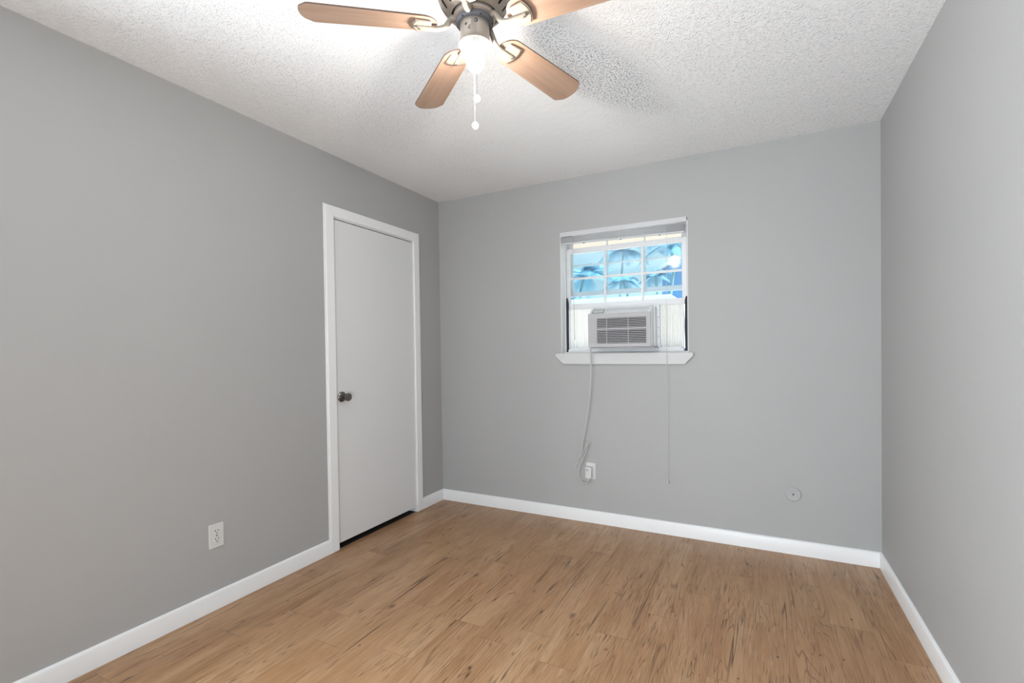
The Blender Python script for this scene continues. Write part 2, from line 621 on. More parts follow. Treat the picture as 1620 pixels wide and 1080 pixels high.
# knob on the latch side
ky, kz = -1.062, .944
kn = MB()
kn.lathe([(0, -.002), (.0325, -.002), (.0325, .003), (.029, .007), (.022, .010), (.0135, .013), (.0115, .024),
          (.013, .031), (.019, .038), (.0245, .046), (.0255, .054), (.0235, .061), (.018, .0635), (.012, .062), (0, .0605)],
         (0, ky, kz), 'X', 40)
kn.build('door_knob', M_NICKEL, leaf)
MB().box((-.038, LY0 - .001, kz - .03), (-.0015, LY0 + .003, kz + .03)).build('latch_plate', M_NICKEL, leaf)
for hz in (1.834, .354):
    hb = MB()
    for i in range(5):
        a = hz - .044 + i * .0178
        hb.lathe([(0, a), (.0055, a), (.0055, a + .0168), (0, a + .0168)], (.003, LY1 + .001, 0), 'Z', 12)
    hb.lathe([(0, hz + .046), (.004, hz + .046), (.003, hz + .051), (0, hz + .052)], (.003, LY1 + .001, 0), 'Z', 12)
    hb.box((-.0025, LY1 - .030, hz - .044), (-.001, LY1, hz + .044))
    tag(hb.build('hinge', M_DOOR, leaf), 'white painted hinge')

# ------------------------------------------------------------------ window
win = tag(empty('window_1', ((WX0 + WX1) / 2, .1, WZ0)), 'white sash window with grid bars over the air conditioner', None, None, 'structure')
# painted return (lining) of the opening
LN = MB()
LN.box((WX0, .0, WZ0), (WX0 + .0025, .085, WZ1)).box((WX1 - .004, -.0015, WZ0), (WX1, .085, WZ1 - .022)).box((WX0, 0, WZ1 - .002), (WX1, .085, WZ1))
LN.build('window_return', M_TRIM, win)
# outer frame with tracks
FY0, FY1 = .078, .165
fr = MB()
fr.box((WX0, FY0, WZ0), (WX0 + .010, FY1, WZ1)).box((WX1 - .010, FY0, WZ0), (WX1, FY1, WZ1))
fr.box((WX0, FY0, WZ1 - .03), (WX1, FY1, WZ1))
fr.box((WX0, FY0 - .035, WZ0 - .012), (WX1, FY1, WZ0 + .008)).box((WX0 + .026, FY0 - .004, WZ0), (WX1 - .036, FY1, WZ0 + .027))
fr.box((WX0 + .010, .132, WZ0), (WX0 + .022, .138, WZ1)).box((WX1 - .022, .132, WZ0), (WX1 - .010, .138, WZ1))
fr.build('window_frame', M_VINYL, win, bevel=.0015)


def sash(name, x0, x1, z0, z1, y0, th, sl, sr, st_, sb, vm, hm, mw, glass):
    f = MB()
    f.box((x0, y0, z0), (x0 + sl, y0 + th, z1)).box((x1 - sr, y0, z0), (x1, y0 + th, z1))
    f.box((x0 + sl, y0, z1 - st_), (x1 - sr, y0 + th, z1)).box((x0 + sl, y0, z0), (x1 - sr, y0 + th, z0 + sb))
    s_ = f.build(name, M_VINYL, win, bevel=.002)
    g = MB()
    for v_ in vm:
        g.box((v_ - mw / 2, y0 + .004, z0 + sb), (v_ + mw / 2, y0 + .014, z1 - st_))
    for v_ in hm:
        g.box((x0 + sl, y0 + .005, v_ - mw / 2), (x1 - sr, y0 + .013, v_ + mw / 2))
    g.build('grid_bars', M_VINYL, s_, bevel=.0015)
    MB().box((x0 + sl, y0 + th * .62, z0 + sb), (x1 - sr, y0 + th * .62 + .003, z1 - st_)).build('glass_pane', glass, s_)
    return s_


sash('lower_sash', 1.072, 1.913, 1.512, 1.957, .095, .026, .026, .031, .036, .041, (1.358, 1.622), (1.737,), .016, M_GLASS_BLUE)
sash('upper_sash', 1.078, 1.908, 1.611, 2.045, .138, .024, .026, .034, .030, .034, (1.366, 1.631), (1.838,), .012, M_GLASS)
# foam weather strips standing in the empty tracks below the raised sash
for (xa, xb, zt) in ((1.066, 1.088, 1.600), (1.897, 1.926, 1.562)):
    f = MB()
    pts, rad = [], []
    nn = 22
    for i in range(nn + 1):
        u = i / nn
        z_ = WZ0 + .009 + (zt - WZ0 - .009) * u
        wob = .0015 * math.sin(u * 9 + xa * 7)
        e = 1.0 if u < .93 else max(.35, 1 - (u - .93) * 9)
        pts.append(((xa + xb) / 2 + wob, .088, z_))
        rad.append((xb - xa) / 2 * e)
    f.tube(pts, rad, 10)
    tag(f.build('foam_seal', M_FOAM, win), 'dark charcoal foam strip')
# sill apron with bevelled ends
ap = [(1.0225, WZ0), (1.9600, WZ0), (1.9600, 1.171), (1.9085, 1.1165), (1.0820, 1.1165), (1.0225, 1.171)]
MB().prism([(x, -.020, z) for x, z in ap], (0, .020, 0)).build('window_sill', M_SILL, win, bevel=.002)
MB().box((1.0225, -.021, WZ0 - .0175), (1.96, -.0185, WZ0 - .0155)).box((WX0, -.018, WZ0 - .006), (WX1, .05, WZ0 + .001)).build('sill_moulding', M_SILL, win)

# second window, out of view, added to let the fill light in
a0, a1, c0, c1 = RW
w2 = tag(empty('window_added', (-.05, (a0 + a1) / 2, c0)), 'unseen white window added in the left wall for fill light', None, None, 'structure')
f = MB()
f.box((-.12, a0, c0), (-.06, a0 + .04, c1)).box((-.12, a1 - .04, c0), (-.06, a1, c1))
f.box((-.12, a0, c0), (-.06, a1, c0 + .04)).box((-.12, a0, c1 - .04), (-.06, a1, c1))
f.box((-.11, a0, (c0 + c1) / 2 - .02), (-.07, a1, (c0 + c1) / 2 + .02))
f.build('window_frame', M_VINYL, w2, bevel=.002)
f = MB().box((0, a0 - .05, c0 - .06), (.016, a1 + .05, c0)).box((0, a0 - .05, c1), (.016, a1 + .05, c1 + .05))
f.box((0, a0 - .05, c0), (.016, a0, c1)).box((0, a1, c0), (.016, a1 + .05, c1))
f.build('window_casing', M_TRIM, w2, bevel=.003)

# unseen open doorway, added as the opening for the second fill light
d2 = tag(empty('door_added', ((RD[0] + RD[1]) / 2, -REAR, 0)), 'unseen open doorway added behind the camera for fill light', None, None, 'structure')
f = MB().box((RD[0] - .06, -REAR, 0), (RD[0], -REAR + .016, RD[2] + .06)).box((RD[1], -REAR, 0), (RD[1] + .06, -REAR + .016, RD[2] + .06))
f.box((RD[0], -REAR, RD[2]), (RD[1], -REAR + .016, RD[2] + .06))
f.build('door_casing', M_TRIM, d2, bevel=.003)

# ------------------------------------------------------------------ blind (raised)
bl = tag(empty('mini_blind', (1.49, .018, 2.03)), 'white mini blind pulled up at the top of the window', 'blind')
BX0, BX1 = WX0 + .004, 1.909
hr = MB()
hr.box((BX0, .003, 2.033), (BX1 + .014, .007, 2.058)).box((BX0, .003, 2.030), (BX1 + .014, .028, 2.034)).box((BX0, .024, 2.033), (BX1 + .014, .028, 2.058))
hr.build('headrail', M_BLIND, bl, bevel=.001)
sl = MB()
NS = 24
for i in range(NS):
    t_ = i / (NS - 1)
    for q in range(1):
        zl = 2.0215 - t_ * .037
        zr = 2.0165 - t_ * .046
        nseg = 6
        sag = .0012 * math.sin(i * 2.1)
        # cambered slat as a thin curved strip
        rows = []
        for xx, zz in ((BX0, zl), ((BX0 + BX1) / 2, (zl + zr) / 2 + sag), (BX1, zr)):
            rows.append([(xx, .004 + .025 * k / nseg, zz + .0022 * math.sin(PI * k / nseg)) for k in range(nseg + 1)])
        for A, B in zip(rows, rows[1:]):
            for k in range(nseg):
                sl.face([A[k], A[k + 1], B[k + 1], B[k]])
bmesh.ops.remove_doubles(sl.bm, verts=sl.bm.verts, dist=1e-5)
so = sl.build('slat_stack', M_BLIND, bl)
md = so.modifiers.new('solid', 'SOLIDIFY')
md.thickness = .0014
br = MB()
br.prism([(BX0, .005, 1.9725), (BX0, .027, 1.9725), (BX0, .028, 1.982), (BX0, .004, 1.982)], (BX1 - BX0, 0, 0))
for v_ in br.bm.verts:
    v_.co.z -= (v_.co.x - BX0) / (BX1 - BX0) * .013 - .004
bo = br.build('bottom_rail', M_BLIND, bl, bevel=.0015)
for pxx in (923, 981.6, 1043):
    p = px(pxx, 380, 1, .004)
    zb_ = 1.9725 + .004 - (p.x - BX0) / (BX1 - BX0) * .013
    MB().lathe([(0, zb_ - .005), (.004, zb_ - .005), (.005, zb_ + .001), (0, zb_ + .001)], (p.x, .012, 0), 'Z', 12).build('cord_button', M_RING, bo)
# ladder tapes between headrail and bottom rail
for xx in (1.165, 1.49, 1.80):
    ld = MB().tube([(xx, .0022, 2.032), (xx, .0012, 2.0), (xx, .0022, 1.974)], .0007, 5)
    ld.build('ladder_cord', M_CHAINW, bl)
wd = MB()
wd.tube([(1.157, -.001, 2.036), (1.158, -.005, 2.02), (1.160, -.008, 1.9), (1.166, -.012, 1.36), (1.169, -.013, 1.288)], [.0012, .0026, .0026, .0026, .0034], 8)
tag(wd.build('tilt_wand', M_CORD, bl), 'slim clear tilt wand')
pc = MB()
pc.tube(spline([(1.801, .0, 2.045), (1.801, -.012, 1.9), (1.801, -.026, 1.3), (1.800, -.0265, 1.15), (1.799, -.020, .85), (1.797, -.014, .55), (1.796, -.012, .362)], 5), .0013, 6)
pull = pc.build('lift_cord', M_CORD, bl)
MB().lathe([(0, .336), (.006, .337), (.0065, .345), (.0045, .358), (.0022, .368), (0, .369)], (1.796, -.012, 0), 'Z', 14).build('tassel', M_CORD, pull)

# ------------------------------------------------------------------ window air conditioner
ac = tag(empty('window_air_conditioner', (1.51, 0, WZ0 + .028)), 'small grey and white window air conditioner with louvred front', 'air conditioner')
AX0, AX1, AZ0, AZ1 = 1.2955, 1.7125, 1.2335, 1.459
AF = -.10
bd = MB()
# cabinet runs out through the wall; front shroud slopes up towards the sash
side = [(AF + .0165, AZ0), (AF + .0165, AZ1), (-.012, 1.497), (.36, 1.497), (.36, AZ0 - .005), (.0, AZ0 - .005)]
bd.prism([(AX0 + .006, y_, z_) for y_, z_ in side], (AX1 - AX0 - .002, 0, 0))
body = bd.build('cabinet', M_ACW, ac, bevel=.004, bseg=3)
# top discharge deck: darker louvre field on the left, ribs
tp = MB()
n_ = Vector((0, -.038, .088 + .012)).normalized()


def deck(x0, x1, u0, u1, lift):
    """quad on the sloping deck, u from the front edge (0) to the sash (1)"""
    a, b = Vector((0, AF + .014, AZ1)), Vector((0, -.013, 1.497))
    nrm = Vector((0, -(b.z - a.z), (b.y - a.y))).normalized()
    P = [Vector((x0, 0, 0)) + a.lerp(b, u0), Vector((x1, 0, 0)) + a.lerp(b, u0), Vector((x1, 0, 0)) + a.lerp(b, u1), Vector((x0, 0, 0)) + a.lerp(b, u1)]
    return [p + nrm * .0003 for p in P], nrm * lift


for (x0, x1, u0, u1) in ((AX0 + .02, AX0 + .105, .12, .90),):
    p_, v_ = deck(x0, x1, u0, u1, .0012)
    tp.prism(p_, v_)
tag(tp.build('control_panel', M_AC, ac), 'grey recessed control field on the sloping top')
for (x0, x1, u0, u1) in ((AX0 + .108, AX0 + .118, .05, .98), (AX1 - .018, AX1 + .002, .0, 1.0), (AX0 + .006, AX0 + .018, .0, 1.0)):
    p_, v_ = deck(x0, x1, u0, u1, .006)
    MB().prism(p_, v_).build('deck_rib', M_ACW, ac, bevel=.001)
for i in range(5):
    p_, v_ = deck(AX0 + .028 + i * .014, AX0 + .036 + i * .014, .3, .7, .0035)
    MB().prism(p_, v_).build('control_button', M_ACW, ac)
# front bezel: frame with a recess behind the louvres
GX0, GX1, GZ0, GZ1 = AX0 + .062, AX1 - .027, AZ0 + .024, AZ1 - .030
fb = MB()
FT = .016
fb.box((AX0, AF, AZ0), (GX0, AF + FT, AZ1)).box((GX1, AF, AZ0), (AX1, AF + FT, AZ1))
fb.box((GX0, AF, AZ0), (GX1, AF + FT, GZ0)).box((GX0, AF, GZ1), (GX1, AF + FT, AZ1))
bmesh.ops.remove_doubles(fb.bm, verts=fb.bm.verts, dist=1e-5)
front = fb.build('front_bezel', M_AC, ac, bevel=.0)
MB().box((GX0 - .001, AF + .0125, GZ0 - .001), (GX1 + .001, AF + .0155, GZ1 + .001)).build('grille_recess', M_ACDARK, front)
NL = 15
for i in range(NL):
    z_ = GZ0 + (i + .5) * (GZ1 - GZ0) / NL
    hh = (GZ1 - GZ0) / NL * (.46 if i != 8 else .95)
    MB().prism([(GX0 - .002, AF + .0005, z_ - hh / 2 + .0008), (GX0 - .002, AF + .0005, z_ + hh / 2), (GX0 - .002, AF + .011, z_ + hh / 2 + .0015), (GX0 - .002, AF + .011, z_ - hh / 2 + .002)],
               (GX1 - GX0 + .004, 0, 0)).build('louvre', M_AC, front, smooth=False)
for fx_ in (.205, .645):
    xx = GX0 + (GX1 - GX0) * fx_
    gv = MB().box((xx - .0018, AF - .0004, GZ0), (xx + .0018, AF + .004, GZ1))
    gv.build('louvre_stay', M_AC, front)
gr = MB()
for i in range(NL):
    z_ = GZ0 + (i + .02) * (GZ1 - GZ0) / NL
    gr.box((AX0 + .013, AF - .0012, z_ + .0035), (GX0 - .006, AF + .002, z_ + .0105))
gr.build('false_louvre_ribs', M_AC, front, bevel=.0012)
ld_ = MB().box((AX0 + .01, AF - .0015, AZ1 - .014), (AX1 - .018, AF + .001, AZ1 - .011))
ld_.build('intake_lip', M_AC, front)
# lower tray edge and the mounting rails round the case
tr = MB().box((AX0 + .012, AF + .01, AZ0 - .009), (AX1 + .022, .11, AZ0 - .002))
tr.build('base_pan', M_AC, ac, bevel=.002)
rl_ = MB()
rl_.box((AX1 + .014, .055, AZ0 - .005), (AX1 + .030, .094, 1.512)).box((AX0 - .016, .055, AZ0 - .005), (AX0 - .002, .094, 1.512))
rl_.box((AX1 + .0, -.006, AZ0), (AX1 + .012, .06, 1.497))
rl_.box((WX0 + .030, .088, WZ0 + .024), (WX1 - .042, .112, WZ0 + .036)).box((AX0 - .01, .075, 1.497), (AX1 + .02, .094, 1.512))
rl_.build('mounting_rail', M_ACW, ac, bevel=.001)
for z_ in (1.30, 1.36, 1.43):
    MB().lathe([(0, -.0006), (.003, -.0006), (.003, .001), (0, .001)], (AX1 + .022, .0545, z_), 'Y', 10).build('rail_screw', M_NICKEL, ac)


def accordion(x0, x1, n):
    m = MB()
    for i in range(n * 2):
        xa = x0 + (x1 - x0) * i / (n * 2)
        xb = x0 + (x1 - x0) * (i + 1) / (n * 2)
        ya, yb = (.094, .108) if i % 2 == 0 else (.108, .094)
        m.face([(xa, ya, WZ0 + .034), (xb, yb, WZ0 + .034), (xb, yb, 1.514), (xa, ya, 1.514)])
    o = m.build('accordion_panel', M_ACCORD, ac, smooth=False)
    q = o.modifiers.new('solid', 'SOLIDIFY')
    q.thickness = .0009
    return o


accordion(WX0 + .034, AX0 - .016, 12)
accordion(AX1 + .030, WX1 - .048, 13)
MB().box((WX0 + .026, .088, WZ0 + .022), (WX0 + .036, .112, 1.512)).build('panel_end_rail', M_ACW, ac, bevel=.001)
MB().box((WX1 - .050, .088, WZ0 + .022), (WX1 - .040, .112, 1.512)).build('panel_end_rail', M_ACW, ac, bevel=.001)

# power cord, gathered bundle, plug with test buttons
pcord = [(1.300, -.075, 1.232), (1.2965, -.055, 1.18), (1.292, -.040, 1.10), (1.285, -.032, .98), (1.266, -.028, .82), (1.243, -.026, .68),
         (1.226, -.026, .60), (1.212, -.028, .52), (1.196, -.032, .45), (1.176, -.034, .405), (1.172, -.030, .378), (1.188, -.028, .378),
         (1.208, -.030, .42), (1.228, -.034, .49), (1.248, -.036, .545), (1.258, -.036, .566), (1.260, -.034, .55), (1.247, -.032, .50),
         (1.222, -.030, .44), (1.200, -.028, .40), (1.190, -.030, .36), (1.198, -.032, .315), (1.222, -.030, .285), (1.250, -.028, .283), (1.262, -.028, .300)]
c_ = MB().tube(spline(pcord, 7), .0034, 8)
# second visible leg of the flat cord and the spare loop
c_.tube(spline([(1.304, -.072, 1.232), (1.301, -.052, 1.18), (1.2965, -.037, 1.10), (1.290, -.028, .98), (1.272, -.024, .82), (1.249, -.022, .68), (1.231, -.022, .60), (1.217, -.026, .52), (1.209, -.034, .462)], 6), .0028, 7)
c_.tube(spline([(1.226, -.026, .60), (1.222, -.018, .54), (1.212, -.018, .47), (1.196, -.016, .41), (1.186, -.018, .37), (1.196, -.022, .375), (1.214, -.026, .44), (1.240, -.026, .53), (1.276, -.022, .572)], 6), .0032, 7)
pw = c_.build('power_cord', M_CORD, ac)
MB().tube(spline([(1.198, -.040, .452), (1.214, -.046, .462), (1.228, -.038, .466), (1.216, -.014, .462), (1.198, -.020, .455), (1.196, -.038, .450)], 5), .0028, 6).build('cord_tie', M_CORD, pw)
pg = MB().box((1.243, -.042, .318), (1.287, -.0085, .398))
pgo = pg.build('plug', M_PLATE, pw, bevel=.004, bseg=3)
MB().box((1.250, -.0445, .372), (1.266, -.0415, .379)).box((1.252, -.0445, .381), (1.264, -.0415, .385)).build('test_button', M_BLANK, pgo)
MB().lathe([(0, .300), (.0050, .300), (.0065, .312), (.0065, .320), (0, .320)], (1.263, -.026, 0), 'Z', 12).build('strain_relief', M_PLATE, pgo)


# ------------------------------------------------------------------ outlets
def outlet(loc, rz, label, covered):
    root = tag(empty('wall_outlet', loc, rz), label, 'outlet', 'duplex outlets on the walls')
    # local frame: plate in x-z, facing -y
    m = MB()
    m.prism([(-.0355, 0, -.058), (.0355, 0, -.058), (.0355, 0, .058), (-.0355, 0, .058)], (0, -.006, 0))
    m.build('cover_plate', M_PLATE, root, bevel=.0028, bseg=3, local=True)
    for s_ in (1, -1):
        zc = s_ * .0195
        poly = []
        for i in range(32):
            a = 2 * PI * i / 32
            x_, z_ = .0172 * math.cos(a), .0172 * math.sin(a)
            z_ = max(-.0128, min(.0128, z_))
            poly.append((x_, -.0055, zc + z_))
        r_ = MB().prism(poly, (0, -.0022, 0)).build('receptacle', M_PLATE, root, bevel=.0008, local=True)
        q = MB()
        q.box((-.0078, -.0083, zc + .0005), (-.0050, -.0070, zc + .0095)).box((.0050, -.0083, zc + .0015), (.0078, -.0070, zc + .0090))
        q.lathe([(0, -.0083), (.0027, -.0083), (.0027, -.0070), (0, -.0070)], (0, 0, zc - .0072), 'Y', 14)
        q.build('socket_holes', M_SLOT, r_, local=True)
    MB().lathe([(0, -.0075), (.0028, -.0072), (.0032, -.0058), (0, -.0058)], (0, 0, 0), 'Y', 14).build('plate_screw', M_NICKEL, root, local=True)
    return root


outlet((0, -1.862, .352), R(90), 'white duplex outlet low on the left wall with both sockets empty', False)
outlet((1.273, 0, .364), 0, 'white wall outlet under the window with a plug in it', True)

# round blank cover with a centre hole
cx_ = tag(empty('cable_plate', (2.505, 0, .352)), 'round grey painted cable cover plate near the right corner', 'wall plate')
MB().lathe([(0, -.0045), (.008, -.0047), (.022, -.0058), (.032, -.0070), (.038, -.0062), (.0415, -.003), (.042, 0)], (2.505, 0, .352), 'Y', 48).build('cover_disc', M_BLANK, cx_)
MB().prism([(2.5005, -.0056, .3560), (2.5095, -.0056, .3560), (2.5095, -.0056, .352), (2.505, -.0056, .3460), (2.5005, -.0056, .352)], (0, .001, 0)).build('cable_hole', M_SLOT, cx_)

# ------------------------------------------------------------------ ceiling fan
fan = tag(empty('ceiling_fan', (FC.x, FC.y, 2.25)), 'five blade ceiling fan with brushed nickel motor and one lit bulb', 'ceiling fan')
O = (FC.x, FC.y, 0)
# motor housing: bowl with two staggered rows of slots cut through
pr2 = [(.126, 2.44), (.126, 2.425), (.1255, 2.405), (.1245, 2.385), (.1225, 2.368), (.1195, 2.353), (.1155, 2.339), (.1105, 2.327), (.1045, 2.316), (.098, 2.307), (.091, 2.299), (.084, 2.293), (.0775, 2.2885), (.0735, 2.2865)]
# refine the profile
rp = []
for a, b in zip(pr2, pr2[1:]):
    for k in range(11):
        rp.append((a[0] + (b[0] - a[0]) * k / 11, a[1] + (b[1] - a[1]) * k / 11))
rp.append(pr2[-1])
cum = [0]
for a, b in zip(rp, rp[1:]):
    cum.append(cum[-1] + math.hypot(b[0] - a[0], b[1] - a[1]))
SEG = 540
hm = bmesh.new()
rings = [[hm.verts.new((FC.x + r * math.cos(2 * PI * i / SEG), FC.y + r * math.sin(2 * PI * i / SEG), z)) for i in range(SEG)] for r, z in rp]
L_ = cum[-1]


def slot(ang, s_):
    """two staggered rows of round-ended slots, leaning with the turn of the motor"""
    for (c0_, hl, off, n) in ((L_ - .034, .0165, 0.0, 16), (L_ - .077, .0175, .5, 16)):
        dv = s_ - c0_
        if abs(dv) > hl:
            continue
        rr = .095 if off == 0 else .119
        pitch_ = 2 * PI / n
        a = (ang + dv * 1.5) / pitch_ + off
        du = (a - round(a)) * pitch_ * rr
        hw = .0056 if off == 0 else .0064
        end = max(0, abs(dv) - (hl - hw))
        if math.hypot(du, end) < hw:
            return True
    return False


for j in range(len(rp) - 1):
    sm_ = (cum[j] + cum[j + 1]) / 2
    for i in range(SEG):
        if slot(2 * PI * (i + .5) / SEG, sm_):
            continue
        k = (i + 1) % SEG
        hm.faces.new((rings[j][i], rings[j + 1][i], rings[j + 1][k], rings[j][k]))
bmesh.ops.delete(hm, geom=[v for v in hm.verts if not v.link_faces], context='VERTS')
m_ = MB()
m_.bm.free()
m_.bm = hm
housing = m_.build('motor_housing', M_BRUSHED, fan)
q = housing.modifiers.new('solid', 'SOLIDIFY')
q.thickness = .0016
q.offset = -1
core = MB().lathe([(.112, 2.43), (.112, 2.37), (.104, 2.340), (.092, 2.318), (.076, 2.302), (.060, 2.298), (0, 2.298)], O, 'Z', 64)
core.build('motor_core', M_SLOTDARK, housing)
fw = MB().lathe([(0, 2.296), (.060, 2.296), (.0665, 2.292), (.0675, 2.283), (.0670, 2.276), (.062, 2.2725), (.0575, 2.2720), (0, 2.272)], O, 'Z', 64)
fw.build('flywheel', M_BRUSHED, fan)
rg = MB().lathe([(0, 2.273), (.0590, 2.273), (.0600, 2.270), (.0595, 2.262), (.0560, 2.2585), (0, 2.2585)], O, 'Z', 64)
ring = rg.build('rubber_ring', M_RING, fan)
for k in range(6):
    a = R(20 + 60 * k)
    MB().ball((FC.x + .0565 * math.cos(a), FC.y + .0565 * math.sin(a), 2.2605), .0032, 10).build('ring_screw', M_SLOT, ring)
sw = MB().lathe([(.044, 2.262), (.0458, 2.2595), (.0462, 2.252), (.0465, 2.222), (.0470, 2.212), (.0490, 2.203), (.0520, 2.196), (.0524, 2.1945), (.0514, 2.1940)], O, 'Z', 72)
swh = sw.build('switch_housing', M_BRUSHED, fan)
MB().lathe([(.0514, 2.1940), (.0480, 2.203), (.0455, 2.214), (.0445, 2.232), (.040, 2.2405), (0, 2.2405)], O, 'Z', 64).build('reflector_cup', M_CUP, swh)
# details on the side of the housing facing the room
dcam = Vector((CAM.x - FC.x, CAM.y - FC.y, 0)).normalized()
dr = Vector((-dcam.y, dcam.x, 0))   # to the right as seen by the viewer


def onside(ang, z, r=.0466):
    d = dcam * math.cos(ang) + dr * math.sin(ang)
    return Vector((FC.x, FC.y, z)) + d * r, d


for (ang, z, rr_) in ((-.42, 2.2245, .0026), (-.35, 2.2305, .0020), (-.33, 2.2205, .0016)):
    p, d = onside(ang, z, .0464)
    MB().tube([p, p + d * .0022], rr_, 10).build('housing_screw', M_NICKEL, swh)
vt = MB()
for i in range(3):
    p, d = onside(-.66 + .035 * i, 2.2415 - .0022 * i, .0463)
    t2 = Vector((-d.y, d.x, 0))
    vt.tube([p - t2 * .0035 - Vector((0, 0, .002)), p + t2 * .0035 + Vector((0, 0, .002))], .0009, 6)
vt.build('vent_mark', M_SLOT, swh)
p, d = onside(.075, 2.2455, .0462)
MB().tube([p, p + d * .004, p + d * .006], [.0062, .0055, .003], 16).build('chain_grommet', M_RING, swh)
# socket and bulb
BZ = 2.142
sk = MB().lathe([(0, 2.2405), (.0125, 2.2405), (.0150, 2.236), (.0170, 2.205), (.0185, 2.190), (.0180, 2.186), (.0150, 2.186), (0, 2.190)], O, 'Z', 32)
sk.build('lamp_socket', M_SOCKET, swh)
bprof = [(0, BZ - .030), (.008, BZ - .0290), (.015, BZ - .0255), (.0215, BZ - .0195), (.0262, BZ - .011), (.0287, BZ), (.0280, BZ + .010), (.0245, BZ + .020), (.0190, BZ + .030), (.0150, BZ + .038), (.0138, BZ + .044), (.0135, BZ + .050), (0, BZ + .050)]
bulb = MB().lathe(bprof, O, 'Z', 40).build('light_bulb', M_BULB, fan)
bulb['label'] = 'lit bare white bulb'


def bead_chain(p0, p1, r, name, mat, fob_c, fob_mat, fn):
    c = MB()
    p0, p1 = Vector(p0), Vector(p1)
    n = int((p1 - p0).length / (r * 3.3))
    c.tube([p0, p1], r * .35, 5)
    for i in range(n + 1):
        bmesh.ops.create_icosphere(c.bm, subdivisions=1, radius=r, matrix=Matrix.Translation(p0.lerp(p1, i / n)))
    ch = c.build(name, mat, fan)
    fn = Vector(fn).normalized()
    m = MB()
    m.lathe([(0, -.0022), (.0105, -.0022), (.0125, -.0008), (.0125, .0008), (.0105, .0022), (0, .0022)], (0, 0, 0), 'Z', 24)
    m.bm.transform(Matrix.Translation(Vector(fob_c)) @ fn.to_track_quat('Z', 'Y').to_matrix().to_4x4())
    m.build('pull_fob', fob_mat, ch)
    return ch


pa, d = onside(.075, 2.243, .0535)
bead_chain(pa, (pa.x, pa.y, 2.012), .00135, 'fan_pull_chain', M_CHAIN, (pa.x + .001, pa.y, 2.0), M_FOB, dcam * .8 + dr * .15 + Vector((0, 0, -.45)))
pb_ = Vector((FC.x, FC.y, 0)) - dcam * .036 - dr * .004
bead_chain((pb_.x, pb_.y, 2.236), (pb_.x, pb_.y, 1.969), .00135, 'light_pull_chain', M_CHAINW, (pb_.x + .002, pb_.y, 1.958), M_FOB, dcam * .7 - dr * .3 + Vector((0, 0, -.55)))

# blades: local +x runs outwards, built once, copied
BL0, BL1 = .118, .528
hw0, hw1 = .051, .061
out = []
for i in range(13):          # rounded root
    a = PI / 2 + PI * i / 12
    out.append((BL0 + .048 + .048 * math.cos(a), hw0 * math.sin(a) * (1.0)))
tipc = [(BL1 - .040, -hw1), (BL1 - .031, -hw1 + .0018), (BL1 - .010, -hw1 + .021), (BL1 - .005, -hw1 + .030), (BL1 - .001, -hw1 + .045), (BL1, 0)]
out += tipc + [(x_, -y_) for x_, y_ in tipc[:-1][::-1]]
blade = MB().prism([(x_, y_, .0) for x_, y_ in out], (0, 0, .0055))
PITCH = R(12)


def twist(bm):
    bm.transform(Matrix.Rotation(-PITCH, 4, 'X'))


twist(blade.bm)
AZ = [(216.7, .3, .530), (144.7 - .8, 2.0, .525), (72.7 + .8, 2.2, .515), (.7, .5, .53), (288.7, .5, .53)]
b0 = blade.build('fan_blade', M_BLADE, fan, bevel=.0010, local=True)
b0.data.materials.append(M_BLADE_EDGE)
for f_ in b0.data.polygons:
    if abs(f_.normal.z) < .5 and len(f_.vertices) == 4:
        f_.material_index = 1
# bracket: fan shaped plate under the blade with curved lip, raised wings and an arm
bp = []
for i in range(9):
    a = R(-38 + 76 * i / 8)
    bp.append((.135 + .066 * math.cos(a), .066 * math.sin(a) * 1.08))
pts_ = [(.132 + .062 * math.cos(R(-37 + 74 * i / 12)), .062 * math.sin(R(-37 + 74 * i / 12))) for i in range(13)]
plate = [(.136, -.031), *pts_, (.136, .031)]
bk = MB().prism([(x_, y_, -.0090) for x_, y_ in plate], (0, 0, .0085))
twist(bk.bm)
arm = MB().tube(spline([(.058, 0, .028), (.074, 0, .022), (.092, 0, -.002), (.112, 0, -.0115), (.140, 0, -.0125), (.170, 0, -.0110), (.179, 0, -.0085)], 6),
                [.0100] * 6 + [.0085] * 6 + [.0078] * 6 + [.0078] * 6 + [.0078] * 6 + [.0078] * 6 + [.005], 14)
k0 = bk.build('blade_bracket', M_IRON, b0, bevel=.0035, bseg=3, local=True)
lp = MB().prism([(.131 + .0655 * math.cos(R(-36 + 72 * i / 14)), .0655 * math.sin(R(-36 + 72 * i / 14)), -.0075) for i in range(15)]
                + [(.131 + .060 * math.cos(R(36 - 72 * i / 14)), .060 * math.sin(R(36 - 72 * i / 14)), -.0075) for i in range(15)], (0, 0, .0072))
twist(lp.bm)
k1 = tag(lp.build('bracket_edge_shadow', M_EDGE_SHADOW, b0, local=True), 'brown crescent of bracket edge and painted shadow on the blade')  # lip of the plate, with its shadow on the blade coloured in
arm_o = arm.build('bracket_arm', M_IRON, b0, local=True)
sc = MB().lathe([(0, -.0188), (.0030, -.0188), (.0036, -.0175), (.0036, -.010), (0, -.010)], (.173, 0, 0), 'Z', 14)
sc_o = sc.build('bracket_screw', M_SLOTDARK, b0, local=True)
for i, (az, droop, rt) in enumerate(AZ):
    if i == 0:
        b, kids = b0, []
    else:
        b = b0.copy()
        COL.objects.link(b)
        b.parent = fan
        for ch in (k0, k1, arm_o, sc_o):
            c = ch.copy()
            COL.objects.link(c)
            c.parent = b
    b.rotation_euler = (Matrix.Rotation(R(az), 3, 'Z') @ Matrix.Rotation(R(droop), 3, 'Y')).to_euler()
    b.scale = (rt / BL1, 1, 1)

